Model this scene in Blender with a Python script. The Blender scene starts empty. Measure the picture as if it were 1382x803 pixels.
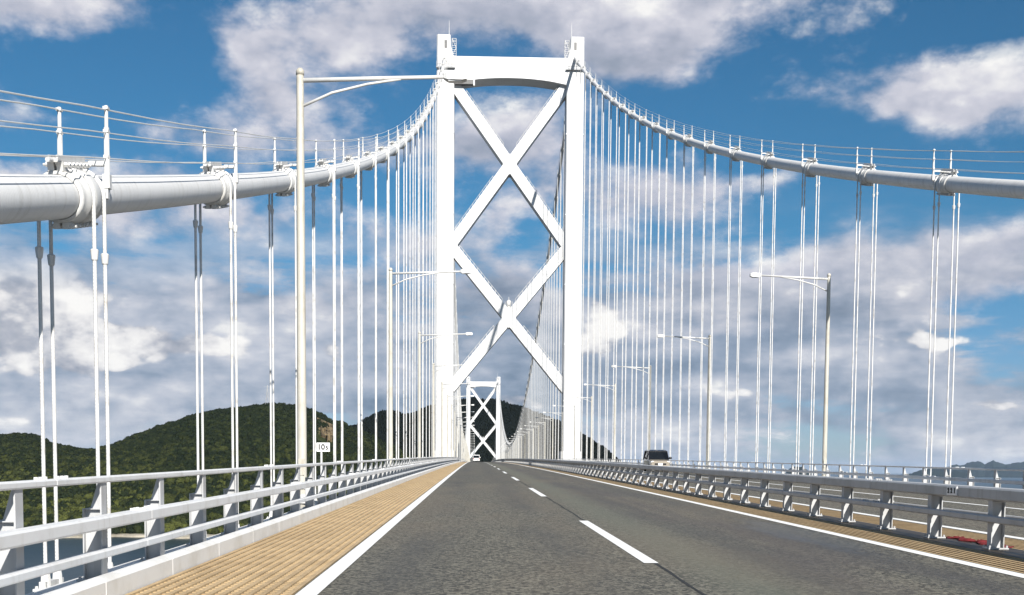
import bpy, math, random
from mathutils import Vector, Matrix
random.seed(7)
R = math.radians
scene = bpy.context.scene
col = scene.collection

# ------------------------------------------------------------------ camera
W_PX, H_PX, F_PX = 1382.0, 803.0, 1550.0
G = 0.0140                      # road grade at the camera
cam_d = bpy.data.cameras.new('camera'); cam = bpy.data.objects.new('camera', cam_d); col.objects.link(cam)
scene.camera = cam
cam_d.sensor_fit = 'HORIZONTAL'; cam_d.sensor_width = 36.0
cam_d.lens = 36.0 * F_PX / W_PX
cam_d.shift_y = (735.0 - H_PX / 2) / W_PX
cam_d.clip_start = 0.1; cam_d.clip_end = 90000
YAW, PITCH, ROLL = 0.032382, -0.065279, 0.007
CAM = Vector((-6.7, 0.0, 1.18))
_f = Vector((math.sin(YAW) * math.cos(PITCH), math.cos(YAW) * math.cos(PITCH), math.sin(PITCH)))
_r = Vector((math.cos(YAW), -math.sin(YAW), 0)); _u = _r.cross(_f)
_r2 = _r * math.cos(ROLL) + _u * math.sin(ROLL); _u2 = -_r * math.sin(ROLL) + _u * math.cos(ROLL)
_m = Matrix((_r2, _u2, -_f)).transposed().to_4x4(); _m.translation = CAM
cam.matrix_world = _m
scene.render.resolution_x = 1024; scene.render.resolution_y = 595

# ------------------------------------------------------------------ sun, sky, exposure
SUN_DIR = Vector((1.0, -3.25, 2.0)).normalized()          # towards the sun: behind the camera and a little right
sun_d = bpy.data.lights.new('sun', 'SUN'); sun_d.energy = 4.4; sun_d.angle = R(0.5); sun_d.color = (1.0, 0.955, 0.89)
sun = bpy.data.objects.new('sun', sun_d); col.objects.link(sun); sun.location = (60, -80, 200)
sun.rotation_euler = SUN_DIR.to_track_quat('Z', 'Y').to_euler()
vs = scene.view_settings
vs.view_transform = 'Standard'; vs.look = 'None'; vs.exposure = 0.9; vs.gamma = 1.0; vs.use_curve_mapping = False
scene.cycles.use_denoising = True
scene.cycles.use_adaptive_sampling = True; scene.cycles.adaptive_threshold = 0.012; scene.cycles.adaptive_min_samples = 16
scene.cycles.max_bounces = 6; scene.cycles.diffuse_bounces = 3; scene.cycles.glossy_bounces = 3
scene.cycles.sample_clamp_indirect = 4.0

world = bpy.data.worlds.new('World'); scene.world = world; world.use_nodes = True
SKY_STRENGTH = 0.053
world.cycles.sampling_method = 'MANUAL'; world.cycles.sample_map_resolution = 256


class NT:
    """small helper to wire shader nodes"""
    def __init__(s, tree): s.t = tree; s.n = tree.nodes; s.l = tree.links
    def node(s, kind, **kw):
        nd = s.n.new(kind)
        for k, v in kw.items(): setattr(nd, k, v)
        return nd
    def put(s, sock, v):
        if isinstance(v, bpy.types.NodeSocket): s.l.new(v, sock)
        elif v is not None: sock.default_value = v
    def math(s, op, a, b=None, c=None, clamp=False):
        nd = s.node('ShaderNodeMath', operation=op, use_clamp=clamp)
        for i, v in enumerate((a, b, c)):
            if v is not None: s.put(nd.inputs[i], v)
        return nd.outputs[0]
    def vec(s, op, a, b=None, scale=None):
        nd = s.node('ShaderNodeVectorMath', operation=op)
        s.put(nd.inputs[0], a)
        if b is not None: s.put(nd.inputs[1], b)
        if scale is not None: s.put(nd.inputs['Scale'], scale)
        return nd.outputs['Value'] if op in ('DOT_PRODUCT', 'LENGTH') else nd.outputs['Vector']
    def noise(s, v, scale, detail=4.0, rough=0.5, dist=0.0, color=False):
        nd = s.node('ShaderNodeTexNoise')
        if v is not None: s.put(nd.inputs['Vector'], v)
        nd.inputs['Scale'].default_value = scale; nd.inputs['Detail'].default_value = detail
        nd.inputs['Roughness'].default_value = rough; nd.inputs['Distortion'].default_value = dist
        return nd.outputs['Color'] if color else nd.outputs['Fac']
    def smooth(s, v, lo, hi, a=0.0, b=1.0):
        nd = s.node('ShaderNodeMapRange', interpolation_type='SMOOTHSTEP')
        s.put(nd.inputs['Value'], v)
        nd.inputs['From Min'].default_value = lo; nd.inputs['From Max'].default_value = hi
        nd.inputs['To Min'].default_value = a; nd.inputs['To Max'].default_value = b
        return nd.outputs['Result']
    def mix(s, fac, a, b, blend='MIX'):
        nd = s.node('ShaderNodeMix', data_type='RGBA', blend_type=blend)
        s.put(nd.inputs['Factor'], fac)
        for i, v in ((6, a), (7, b)):
            if isinstance(v, tuple) and len(v) == 3: v = v + (1.0,)
            s.put(nd.inputs[i], v)
        return nd.outputs[2]
    def sep(s, v):
        nd = s.node('ShaderNodeSeparateXYZ'); s.put(nd.inputs[0], v); return nd.outputs
    def comb(s, x, y, z):
        nd = s.node('ShaderNodeCombineXYZ')
        for i, v in enumerate((x, y, z)): s.put(nd.inputs[i], v)
        return nd.outputs[0]
    def bump(s, h, strength=0.3, dist=0.01):
        nd = s.node('ShaderNodeBump'); s.put(nd.inputs['Height'], h)
        nd.inputs['Strength'].default_value = strength; nd.inputs['Distance'].default_value = dist
        return nd.outputs[0]


def build_sky():
    t = NT(world.node_tree); t.n.clear()
    out = t.node('ShaderNodeOutputWorld'); bg = t.node('ShaderNodeBackground')
    bg.inputs['Strength'].default_value = SKY_STRENGTH
    t.l.new(bg.outputs[0], out.inputs[0])
    sky = t.node('ShaderNodeTexSky', sky_type='NISHITA'); sky.sun_disc = False
    sky.sun_elevation = math.asin(SUN_DIR.z); sky.sun_rotation = math.atan2(SUN_DIR.x, SUN_DIR.y)
    sky.altitude = 0; sky.air_density = 1.0; sky.dust_density = 0.3; sky.ozone_density = 1.6
    d = t.node('ShaderNodeTexCoord').outputs['Generated']
    x, y, z = t.sep(d)
    az = t.math('ARCTAN2', x, y); el = t.math('ARCSINE', z)
    # the photograph's deep cyan-leaning blue
    tint = t.mix(t.smooth(el, .0, .22), (.46, .60, .92), (.26, .61, .79))
    clear = t.mix(1.0, sky.outputs[0], tint, 'MULTIPLY')
    A = lambda px: math.atan((px - 641.0) / F_PX)
    E_ = lambda py: math.atan((634.0 - py) / F_PX)
    # wandering edges: the blobs are read through a noise-shifted bearing and elevation
    wn = t.vec('SUBTRACT', t.noise(t.vec('MULTIPLY', d, (1.0, 1.0, 1.6)), 6.0, 3, .6, color=True), (.5, .5, .5))
    ae = t.vec('ADD', t.comb(az, el, 0.0), t.vec('MULTIPLY', wn, (.14, .075, 0.0)))

    def blobs(items, start):
        acc = start
        for px, py, rx, ry, amp in items:
            q = t.vec('SUBTRACT', ae, (A(px), E_(py), 0.0))
            q = t.vec('MULTIPLY', q, (F_PX / rx, F_PX / ry, 0.0))
            q = t.vec('DOT_PRODUCT', q, q)
            q = t.math('EXPONENT', t.math('MULTIPLY', q, -1.0))
            acc = t.math('MULTIPLY_ADD', q, amp, acc)
        return acc
    # soft upper cloud: where the masses and the gaps sit
    cover = blobs([
        (85, 62, 125, 50, .56), (215, 60, 50, 30, .06), (460, 80, 110, 55, .46), (255, 60, 55, 60, -.16), (335, 105, 60, 28, .30), (400, 165, 90, 32, .34),
        (690, 10, 190, 55, .55), (960, 5, 220, 48, .52), (850, 75, 110, 50, .36), (690, 190, 90, 60, .38), (630, 230, 50, 35, .20),
        (1310, 160, 150, 46, .56), (1190, 180, 80, 24, .30), (1360, 25, 60, 30, .40),
        (860, 280, 150, 36, .40), (990, 262, 90, 18, .22), (690, 295, 60, 26, .26), (1250, 385, 260, 44, .50), (1355, 355, 80, 36, .22), (1010, 415, 200, 55, .36),
        (80, 300, 200, 38, .36), (330, 305, 220, 34, .32), (500, 215, 140, 24, .26), (240, 215, 130, 22, .24), (60, 225, 90, 16, .16), (560, 330, 90, 30, .2),
        (650, 400, 70, 40, .38), (500, 400, 120, 40, .26), (300, 400, 160, 35, .24),
        (60, 140, 120, 50, -.10), (1010, 180, 110, 60, -.10), (1230, 60, 130, 50, -.10), (700, 275, 30, 20, -.06), (1330, 300, 120, 34, -.12), (230, 365, 90, 26, -.10),
    ], 0.05)
    sv = t.vec('MULTIPLY', d, (1.0, 1.0, 1.7))
    n1 = t.noise(sv, 9.0, 9, .65)
    n2 = t.noise(t.vec('ADD', sv, (0.006, 0.0, 0.022)), 9.0, 4, .55)
    vo = t.node('ShaderNodeTexVoronoi', feature='F1'); t.put(vo.inputs['Vector'], t.vec('ADD', sv, t.vec('SCALE', wn, scale=.05)))
    vo.inputs['Scale'].default_value = 20.0; vo.inputs['Detail'].default_value = 2.0; vo.inputs['Roughness'].default_value = .55
    puff = t.math('SUBTRACT', .55, vo.outputs['Distance'])
    streak = t.noise(t.vec('MULTIPLY', d, (1.0, 1.0, 4.6)), 5.5, 8, .62)
    low = t.smooth(el, 0.03, 0.13, 1.0, 0.0)
    S = 1.0 / (SKY_STRENGTH * 2 ** vs.exposure)
    def c(v): return tuple(q * S for q in v) + (1.0,)
    def ramp(fac, stops):
        r_ = t.node('ShaderNodeValToRGB'); t.l.new(fac, r_.inputs[0]); e = r_.color_ramp.elements
        e[0].position = stops[0][0]; e[0].color = c(stops[0][1]); e[1].position = stops[-1][0]; e[1].color = c(stops[-1][1])
        for p_, v_ in stops[1:-1]: q_ = e.new(p_); q_.color = c(v_)
        return r_.outputs[0]
    gen = t.math('MULTIPLY', t.smooth(t.math('ABSOLUTE', az), .50, .80), .13)       # the open sky round about carries the same broken cloud
    body = t.math('ADD', t.math('MULTIPLY', t.math('SUBTRACT', n1, .5), 1.15), t.math('MULTIPLY', puff, .16))
    dens = t.math('SUBTRACT', t.math('ADD', t.math('ADD', body, cover), gen), 0.14)
    mask = t.smooth(dens, -0.08, 0.30)
    thick = t.smooth(dens, 0.12, 0.50)
    lit = t.math('SUBTRACT', n1, n2)
    shade = blobs([
        (85, 50, 100, 45, .26), (1280, 150, 130, 30, .25), (440, 65, 90, 40, .12), (760, 0, 220, 30, .16), (1345, 25, 50, 24, .2), (690, 165, 60, 25, .12), (310, 105, 30, 20, .2),
        (640, 395, 60, 36, -.30), (870, 95, 90, 35, -.10), (640, 45, 120, 24, -.12), (1250, 420, 240, 18, -.14), (1000, 450, 200, 20, -.10),
    ], 0.0)
    k = t.math('MULTIPLY_ADD', lit, 1.5, 0.88)
    k = t.math('ADD', t.math('ADD', k, shade), t.math('MULTIPLY', t.math('SUBTRACT', puff, .2), .30))
    k = t.math('SUBTRACT', k, t.math('MULTIPLY', thick, 0.12), clamp=True)
    upper = ramp(k, [(0.0, (.13, .18, .27)), (.30, (.29, .34, .43)), (.55, (.47, .495, .59)), (.78, (.665, .665, .74)), (1.0, (.97, .955, .94))])
    col1 = t.mix(t.math('MULTIPLY', mask, .96), clear, upper)
    # low layered cloud towards the horizon, in pale and slate bands
    lowcov = blobs([(200, 520, 600, 60, .26), (1000, 520, 600, 70, .22), (40, 470, 200, 50, .2), (700, 490, 130, 70, .24), (1330, 500, 80, 30, -.14), (1200, 600, 260, 20, -.06), (330, 440, 120, 30, .10), (250, 400, 300, 45, .14), (1000, 440, 300, 40, .14), (1345, 440, 60, 30, -.16), (1365, 490, 50, 20, -.10)], 0.14)
    ld = t.math('SUBTRACT', t.math('ADD', t.math('ADD', t.math('MULTIPLY', t.math('SUBTRACT', streak, .5), 1.5), t.math('MULTIPLY', t.math('SUBTRACT', n1, .5), .5)), lowcov), 0.02)
    lmask = t.math('MULTIPLY', t.smooth(ld, -.06, .20), t.smooth(el, .13, .235, 1.0, 0.0))
    lshade = blobs([(690, 505, 110, 40, -.18), (150, 512, 260, 14, -.16), (960, 505, 260, 12, -.20), (900, 465, 240, 9, -.16), (1100, 570, 250, 9, -.10), (500, 600, 900, 22, .08),
                    (975, 540, 70, 12, .30), (1160, 600, 60, 12, .22), (190, 550, 60, 9, .2), (10, 575, 40, 12, .3), (1300, 585, 90, 10, .12), (1000, 600, 90, 8, .14)], 0.0)
    lk = t.math('ADD', t.math('MULTIPLY_ADD', t.math('SUBTRACT', streak, .5), 1.5, .80), lshade)
    lk = t.math('ADD', lk, t.math('ADD', t.math('MULTIPLY', lit, 1.3), t.math('MULTIPLY', t.math('SUBTRACT', puff, .2), .40)), clamp=True)
    lower = ramp(lk, [(0.0, (.16, .22, .31)), (.35, (.31, .37, .47)), (.6, (.48, .515, .60)), (.82, (.64, .65, .71)), (1.0, (.90, .885, .87))])
    col2 = t.mix(t.math('MULTIPLY', lmask, .93), col1, lower)
    # crisp sunlit cumulus heads
    heads = blobs([
        (20, 420, 100, 66, .88), (120, 455, 95, 42, .70), (190, 482, 60, 18, .55), (280, 474, 65, 20, .70), (100, 505, 110, 10, .20), (825, 430, 26, 22, .62), (800, 456, 42, 20, .50), (1222, 468, 45, 22, .60), (1285, 475, 30, 10, .40),
        (1357, 551, 32, 9, .55), (700, 547, 55, 16, .60), (985, 543, 50, 9, .45), (440, 465, 26, 10, .45), (1120, 600, 40, 10, .35), (430, 130, 40, 30, .10), (20, 575, 30, 9, .4),
    ], 0.06)
    hd = t.math('ADD', t.math('ADD', heads, t.math('MULTIPLY', puff, .55)), t.math('MULTIPLY', t.math('SUBTRACT', n1, .5), .9))
    hm = t.math('MULTIPLY', t.smooth(hd, .11, .27), t.smooth(el, .135, .165, 1.0, 0.0))
    hk = t.math('ADD', t.math('MULTIPLY_ADD', lit, 3.6, .76), t.math('MULTIPLY', t.smooth(hd, .12, .45), .22))
    hk = t.math('ADD', hk, t.math('MULTIPLY', t.math('SUBTRACT', puff, .2), .5), clamp=True)
    hcol = ramp(hk, [(0.0, (.30, .34, .42)), (.40, (.50, .52, .58)), (.70, (.82, .81, .82)), (1.0, (1.0, .985, .96))])
    final = t.mix(t.math('MULTIPLY', hm, .94), col2, hcol)
    t.l.new(final, bg.inputs['Color'])


build_sky()

# ------------------------------------------------------------------ materials
def new_mat(name):
    m = bpy.data.materials.new(name); m.use_nodes = True
    t = NT(m.node_tree); t.n.clear()
    out = t.node('ShaderNodeOutputMaterial'); p = t.node('ShaderNodeBsdfPrincipled')
    t.l.new(p.outputs[0], out.inputs[0])
    return m, t, p
def wpos(t): return t.node('ShaderNodeNewGeometry').outputs['Position']

def mat_paint(name, base, dirt, rough=.45, amount=.5, scale=1.6, streak=True, bump=0.0):
    """weathered steel paint: blotches, vertical run marks, fine speckle"""
    m, t, p = new_mat(name)
    w = wpos(t)
    a = t.noise(w, scale, 6, .6)
    f = t.smooth(a, .45, .72)
    if streak:
        b = t.noise(t.vec('MULTIPLY', w, (9.0, 9.0, .55)), 1.0, 4, .55)
        f = t.math('ADD', t.math('MULTIPLY', f, .55), t.math('MULTIPLY', t.smooth(b, .52, .75), .6), clamp=True)
    sp = t.smooth(t.noise(w, 28.0, 3, .6), .62, .74)
    f = t.math('ADD', f, t.math('MULTIPLY', sp, .25), clamp=True)
    t.l.new(t.mix(t.math('MULTIPLY', f, amount), base, dirt), p.inputs['Base Color'])
    t.l.new(t.math('MULTIPLY_ADD', a, .25, rough - .1), p.inputs['Roughness'])
    if bump:
        t.l.new(t.bump(t.noise(w, 6.0, 4, .6), bump, .02), p.inputs['Normal'])
    return m

M = {}
M['white'] = mat_paint('white_steel_paint', (.56, .56, .55), (.36, .34, .30), amount=.6)
M['tower'] = mat_paint('tower_white_paint', (.545, .55, .555), (.36, .35, .32), amount=.5, scale=.22)
M['rail'] = mat_paint('guardrail_grey_paint', (.42, .425, .43), (.23, .22, .20), amount=.6, scale=1.7)
M['railw'] = mat_paint('guardrail_white_paint', (.68, .685, .69), (.42, .40, .36), amount=.6, scale=1.7)
M['kerb'] = mat_paint('kerb_white_paint', (.74, .735, .715), (.54, .51, .45), amount=.55, scale=2.0, streak=False)
M['pole'] = mat_paint('lamp_pole_cream', (.47, .45, .395), (.27, .235, .17), amount=.75, scale=1.4)
M['rope'] = None
M['steel'] = mat_paint('dark_grey_steel', (.10, .10, .10), (.05, .045, .04), amount=.6)
M['soil'] = mat_paint('brown_drain_steel', (.045, .034, .022), (.02, .016, .012), amount=.7, streak=False, scale=4)
M['dull'] = mat_paint('grey_deck_steel', (.36, .37, .38), (.22, .21, .19), amount=.6, scale=1.5)

def mat_rope():
    m, t, p = new_mat('hanger_rope_white')
    w = wpos(t); x, y, z = t.sep(w)
    g = t.math('SINE', t.math('ADD', t.math('MULTIPLY', z, 115.0), t.math('MULTIPLY', t.math('ADD', x, y), 60.0)))
    t.l.new(t.bump(g, .35, .004), p.inputs['Normal'])
    t.l.new(t.mix(t.smooth(t.noise(w, 3.0, 5, .6), .45, .75), (.60, .60, .59), (.40, .38, .35)), p.inputs['Base Color'])
    p.inputs['Roughness'].default_value = .5
    return m
M['rope'] = mat_rope()

def mat_cable():
    m, t, p = new_mat('main_cable_wrapped')
    w = wpos(t); x, y, z = t.sep(w)
    wr = t.math('SINE', t.math('MULTIPLY', y, 120.0))
    h = t.math('ADD', t.math('MULTIPLY', wr, .35), t.noise(w, 9.0, 4, .6))
    t.l.new(t.bump(h, .25, .012), p.inputs['Normal'])
    run = t.noise(t.vec('MULTIPLY', w, (2.0, 7.0, 1.0)), 1.0, 5, .6)
    f = t.math('MULTIPLY', t.smooth(run, .45, .80), .55)
    t.l.new(t.mix(f, (.63, .63, .625), (.42, .41, .38)), p.inputs['Base Color'])
    p.inputs['Roughness'].default_value = .5
    return m
M['cable'] = mat_cable()

def mat_asphalt():
    m, t, p = new_mat('asphalt')
    w = wpos(t); x, y, z = t.sep(w)
    fine = t.noise(w, 34.0, 4, .78); mid = t.noise(w, 14.0, 4, .65); patch = t.noise(t.vec('MULTIPLY', w, (1.0, .12, 1.0)), .9, 5, .6)
    vor = t.node('ShaderNodeTexVoronoi'); t.put(vor.inputs['Vector'], w); vor.inputs['Scale'].default_value = 33.0
    stone = t.sep(vor.outputs['Color'])[0]
    tone = t.math('ADD', t.math('MULTIPLY', fine, .45), t.math('ADD', t.math('MULTIPLY', stone, .38), t.math('MULTIPLY', mid, .35)))
    tone = t.smooth(tone, .42, .84)
    c1 = t.mix(tone, (.026, .0255, .022), (.215, .200, .155))
    # polished, darker wheel paths of each lane and the greener strip by the centre line
    def band(x0, wd, amp):
        q = t.math('DIVIDE', t.math('SUBTRACT', x, x0), wd)
        return t.math('MULTIPLY', t.math('POWER', 2.718, t.math('MULTIPLY', t.math('MULTIPLY', q, q), -1.0)), amp)
    tr = t.math('ADD', t.math('ADD', band(-7.35, .40, .8), band(-5.65, .42, .8)), t.math('ADD', band(-3.4, .45, 1.0), band(-1.95, .42, .9)))
    tr = t.math('MULTIPLY', tr, t.smooth(patch, .30, .66))
    c2 = t.mix(t.math('MULTIPLY', tr, .78, clamp=True), c1, (.056, .055, .051))
    gr = t.math('MULTIPLY', band(-4.15, .42, 1.0), .62)
    c3 = t.mix(gr, c2, (.122, .128, .096))
    br = t.math('MULTIPLY', t.smooth(t.noise(t.vec('MULTIPLY', w, (1.0, .22, 1.0)), .55, 5, .65), .42, .66), .30)
    c4 = t.mix(br, c3, (.160, .128, .090))
    # older resurfacing: the far stretch of the near lane and a stained streak in the next one are darker
    st_ = t.math('MULTIPLY', t.smooth(t.math('ADD', y, t.math('MULTIPLY', mid, .25)), 46.0, 46.2), t.math('MULTIPLY', t.math('LESS_THAN', x, -4.78), .28))
    sk_ = t.math('MULTIPLY', t.math('MULTIPLY', band(-2.75, .85, 1.0), t.smooth(t.noise(t.vec('MULTIPLY', w, (1.3, .14, 1.0)), .8, 5, .6), .40, .62)), .55)
    c5 = t.mix(st_, c4, (.050, .051, .046)); c6 = t.mix(sk_, c5, (.062, .055, .056))
    t.l.new(c6, p.inputs['Base Color'])
    # a wet patch beside the centre barrier mirrors its posts
    wq = t.vec('MULTIPLY', t.vec('SUBTRACT', t.comb(x, y, 0.0), (-1.75, 17.2, 0.0)), (1 / .80, 1 / 4.6, 0.0))
    wq = t.math('SUBTRACT', t.math('ADD', t.vec('LENGTH', wq), t.math('MULTIPLY', t.noise(t.vec('MULTIPLY', w, (1.0, .35, 1.0)), 2.2, 4, .6), .9)), .45)
    wet = t.smooth(wq, .45, 1.0, .48, 0.0)
    t.l.new(t.math('MULTIPLY_ADD', wet, -.72, t.math('MULTIPLY_ADD', tr, -.12, .86)), p.inputs['Roughness'])
    h = t.math('ADD', t.math('MULTIPLY', fine, .5), t.math('MULTIPLY', t.math('SUBTRACT', 1.0, vor.outputs['Distance']), .6))
    bn = t.node('ShaderNodeBump'); t.put(bn.inputs['Height'], h); bn.inputs['Distance'].default_value = .009
    t.put(bn.inputs['Strength'], t.math('MULTIPLY_ADD', wet, -.82, .85)); t.l.new(bn.outputs[0], p.inputs['Normal'])
    return m
M['asphalt'] = mat_asphalt()

def mat_paintline():
    m, t, p = new_mat('road_marking_white')
    w = wpos(t)
    f = t.smooth(t.math('ADD', t.math('MULTIPLY', t.noise(w, 40.0, 4, .7), .6), t.math('MULTIPLY', t.noise(w, 3.0, 4, .6), .5)), .58, .78)
    t.l.new(t.mix(t.math('MULTIPLY', f, .55), (.80, .80, .78), (.42, .41, .39)), p.inputs['Base Color'])
    p.inputs['Roughness'].default_value = .7
    t.l.new(t.bump(t.noise(w, 80.0, 3, .6), .3, .004), p.inputs['Normal'])
    return m
M['line'] = mat_paintline()

def mat_grating():
    m, t, p = new_mat('tan_grating')
    w = wpos(t)
    a = t.noise(w, 2.3, 5, .6); b = t.noise(w, 22.0, 3, .6)
    c1 = t.mix(t.smooth(a, .38, .68), (.46, .335, .185), (.35, .25, .135))
    c2 = t.mix(t.math('MULTIPLY', t.smooth(b, .50, .72), .45), c1, (.30, .22, .12))
    t.l.new(c2, p.inputs['Base Color']); p.inputs['Roughness'].default_value = .8
    return m
M['grating'] = mat_grating()

def mat_sea():
    m, t, p = new_mat('sea_water')
    w = wpos(t)
    h = t.math('ADD', t.noise(t.vec('MULTIPLY', w, (.10, .22, 1.0)), 1.0, 6, .6), t.math('MULTIPLY', t.noise(t.vec('MULTIPLY', w, (.012, .03, 1.0)), 1.0, 3, .5), 1.5))
    t.l.new(t.bump(h, .35, 1.2), p.inputs['Normal'])
    t.l.new(t.mix(t.smooth(t.noise(t.vec('MULTIPLY', w, (.003, .012, 1.0)), 1.0, 4, .5), .4, .7), (.008, .020, .028), (.014, .030, .038)), p.inputs['Base Color'])
    p.inputs['Roughness'].default_value = .30; p.inputs['IOR'].default_value = 1.33
    return m
M['sea'] = mat_sea()

def mat_leaf(name, dark, mid, light, zlo, zhi):
    m, t, p = new_mat(name)
    w = wpos(t)
    oi = t.node('ShaderNodeObjectInfo')
    a = t.noise(w, .42, 4, .65); big = t.noise(w, .016, 3, .5); rnd = oi.outputs['Random']
    c1 = t.mix(t.smooth(a, .36, .66), dark, mid)
    # cloud shade painted into the colour by height: lit greens low, darker greens up-slope
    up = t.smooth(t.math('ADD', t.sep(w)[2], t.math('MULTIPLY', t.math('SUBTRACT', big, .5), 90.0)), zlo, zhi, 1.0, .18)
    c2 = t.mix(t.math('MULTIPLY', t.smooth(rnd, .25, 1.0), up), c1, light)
    c3 = t.mix(t.math('MULTIPLY', t.smooth(t.math('FRACT', t.math('MULTIPLY', rnd, 7.3)), .70, .95), .6), c2, dark)
    t.l.new(c3, p.inputs['Base Color']); p.inputs['Roughness'].default_value = .9
    p.inputs['Specular IOR Level'].default_value = .15
    return m
M['leaf'] = mat_leaf('broadleaf_foliage', (.005, .009, .003), (.014, .022, .007), (.066, .074, .017), -45.0, 48.0)
M['cloud_shaded'] = mat_leaf('cloud_shaded_foliage', (.0025, .005, .0035), (.005, .008, .005), (.009, .013, .007), -40.0, 40.0)  # cloud shadow over the far hill is painted in with near-black greens

def mat_earth(name, a, b, scale=.02):
    m, t, p = new_mat(name); w = wpos(t)
    t.l.new(t.mix(t.smooth(t.noise(w, scale, 6, .6), .4, .65), a, b), p.inputs['Base Color'])
    p.inputs['Roughness'].default_value = .95; p.inputs['Specular IOR Level'].default_value = .1
    t.l.new(t.bump(t.noise(w, scale * 8, 6, .6), .6, 1.0 / scale * .02), p.inputs['Normal'])
    return m
M['earth'] = mat_earth('forest_floor', (.020, .028, .010), (.034, .042, .014))
M['farhill'] = mat_earth('distant_wooded_slope', (.008, .014, .010), (.014, .021, .012), .004)
M['rock'] = mat_earth('ochre_rock_face', (.19, .145, .085), (.085, .065, .04), .10)
M['shore'] = mat_earth('pale_shore_stone', (.34, .31, .25), (.20, .18, .14), .06)

def mat_plain(name, colr, rough=.5, metal=0.0, coat=0.0):
    m, t, p = new_mat(name); w = wpos(t)
    t.l.new(t.mix(t.smooth(t.noise(w, 5.0, 4, .6), .4, .75), colr, tuple(q * .82 for q in colr)), p.inputs['Base Color'])
    p.inputs['Roughness'].default_value = rough; p.inputs['Metallic'].default_value = metal
    p.inputs['Coat Weight'].default_value = coat
    return m
M['black'] = mat_plain('black_paint', (.012, .012, .014), .25, 0, .6)
M['glass'] = mat_plain('tinted_car_glass', (.010, .012, .014), .06)
M['tyre'] = mat_plain('tyre_rubber', (.02, .02, .02), .8)
M['carwhite'] = mat_plain('white_car_paint', (.78, .78, .77), .25, 0, .7)
M['carcream'] = mat_plain('cream_car_paint', (.30, .265, .215), .3, 0, .6)
M['alloy'] = mat_plain('alloy_wheel', (.45, .45, .46), .35, .8)
M['lens'] = mat_plain('lamp_lens', (.75, .76, .78), .12)
M['redlens'] = mat_plain('tail_lamp_red', (.45, .02, .02), .2)
M['red'] = mat_plain('red_cloth', (.15, .010, .013), .9)
M['plate'] = mat_plain('grey_sign_plate', (.85, .85, .84), .5)
M['signwhite'] = mat_plain('sign_white', (.80, .80, .78), .45)
M['ink'] = mat_plain('sign_black', (.02, .02, .02), .6)

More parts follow.
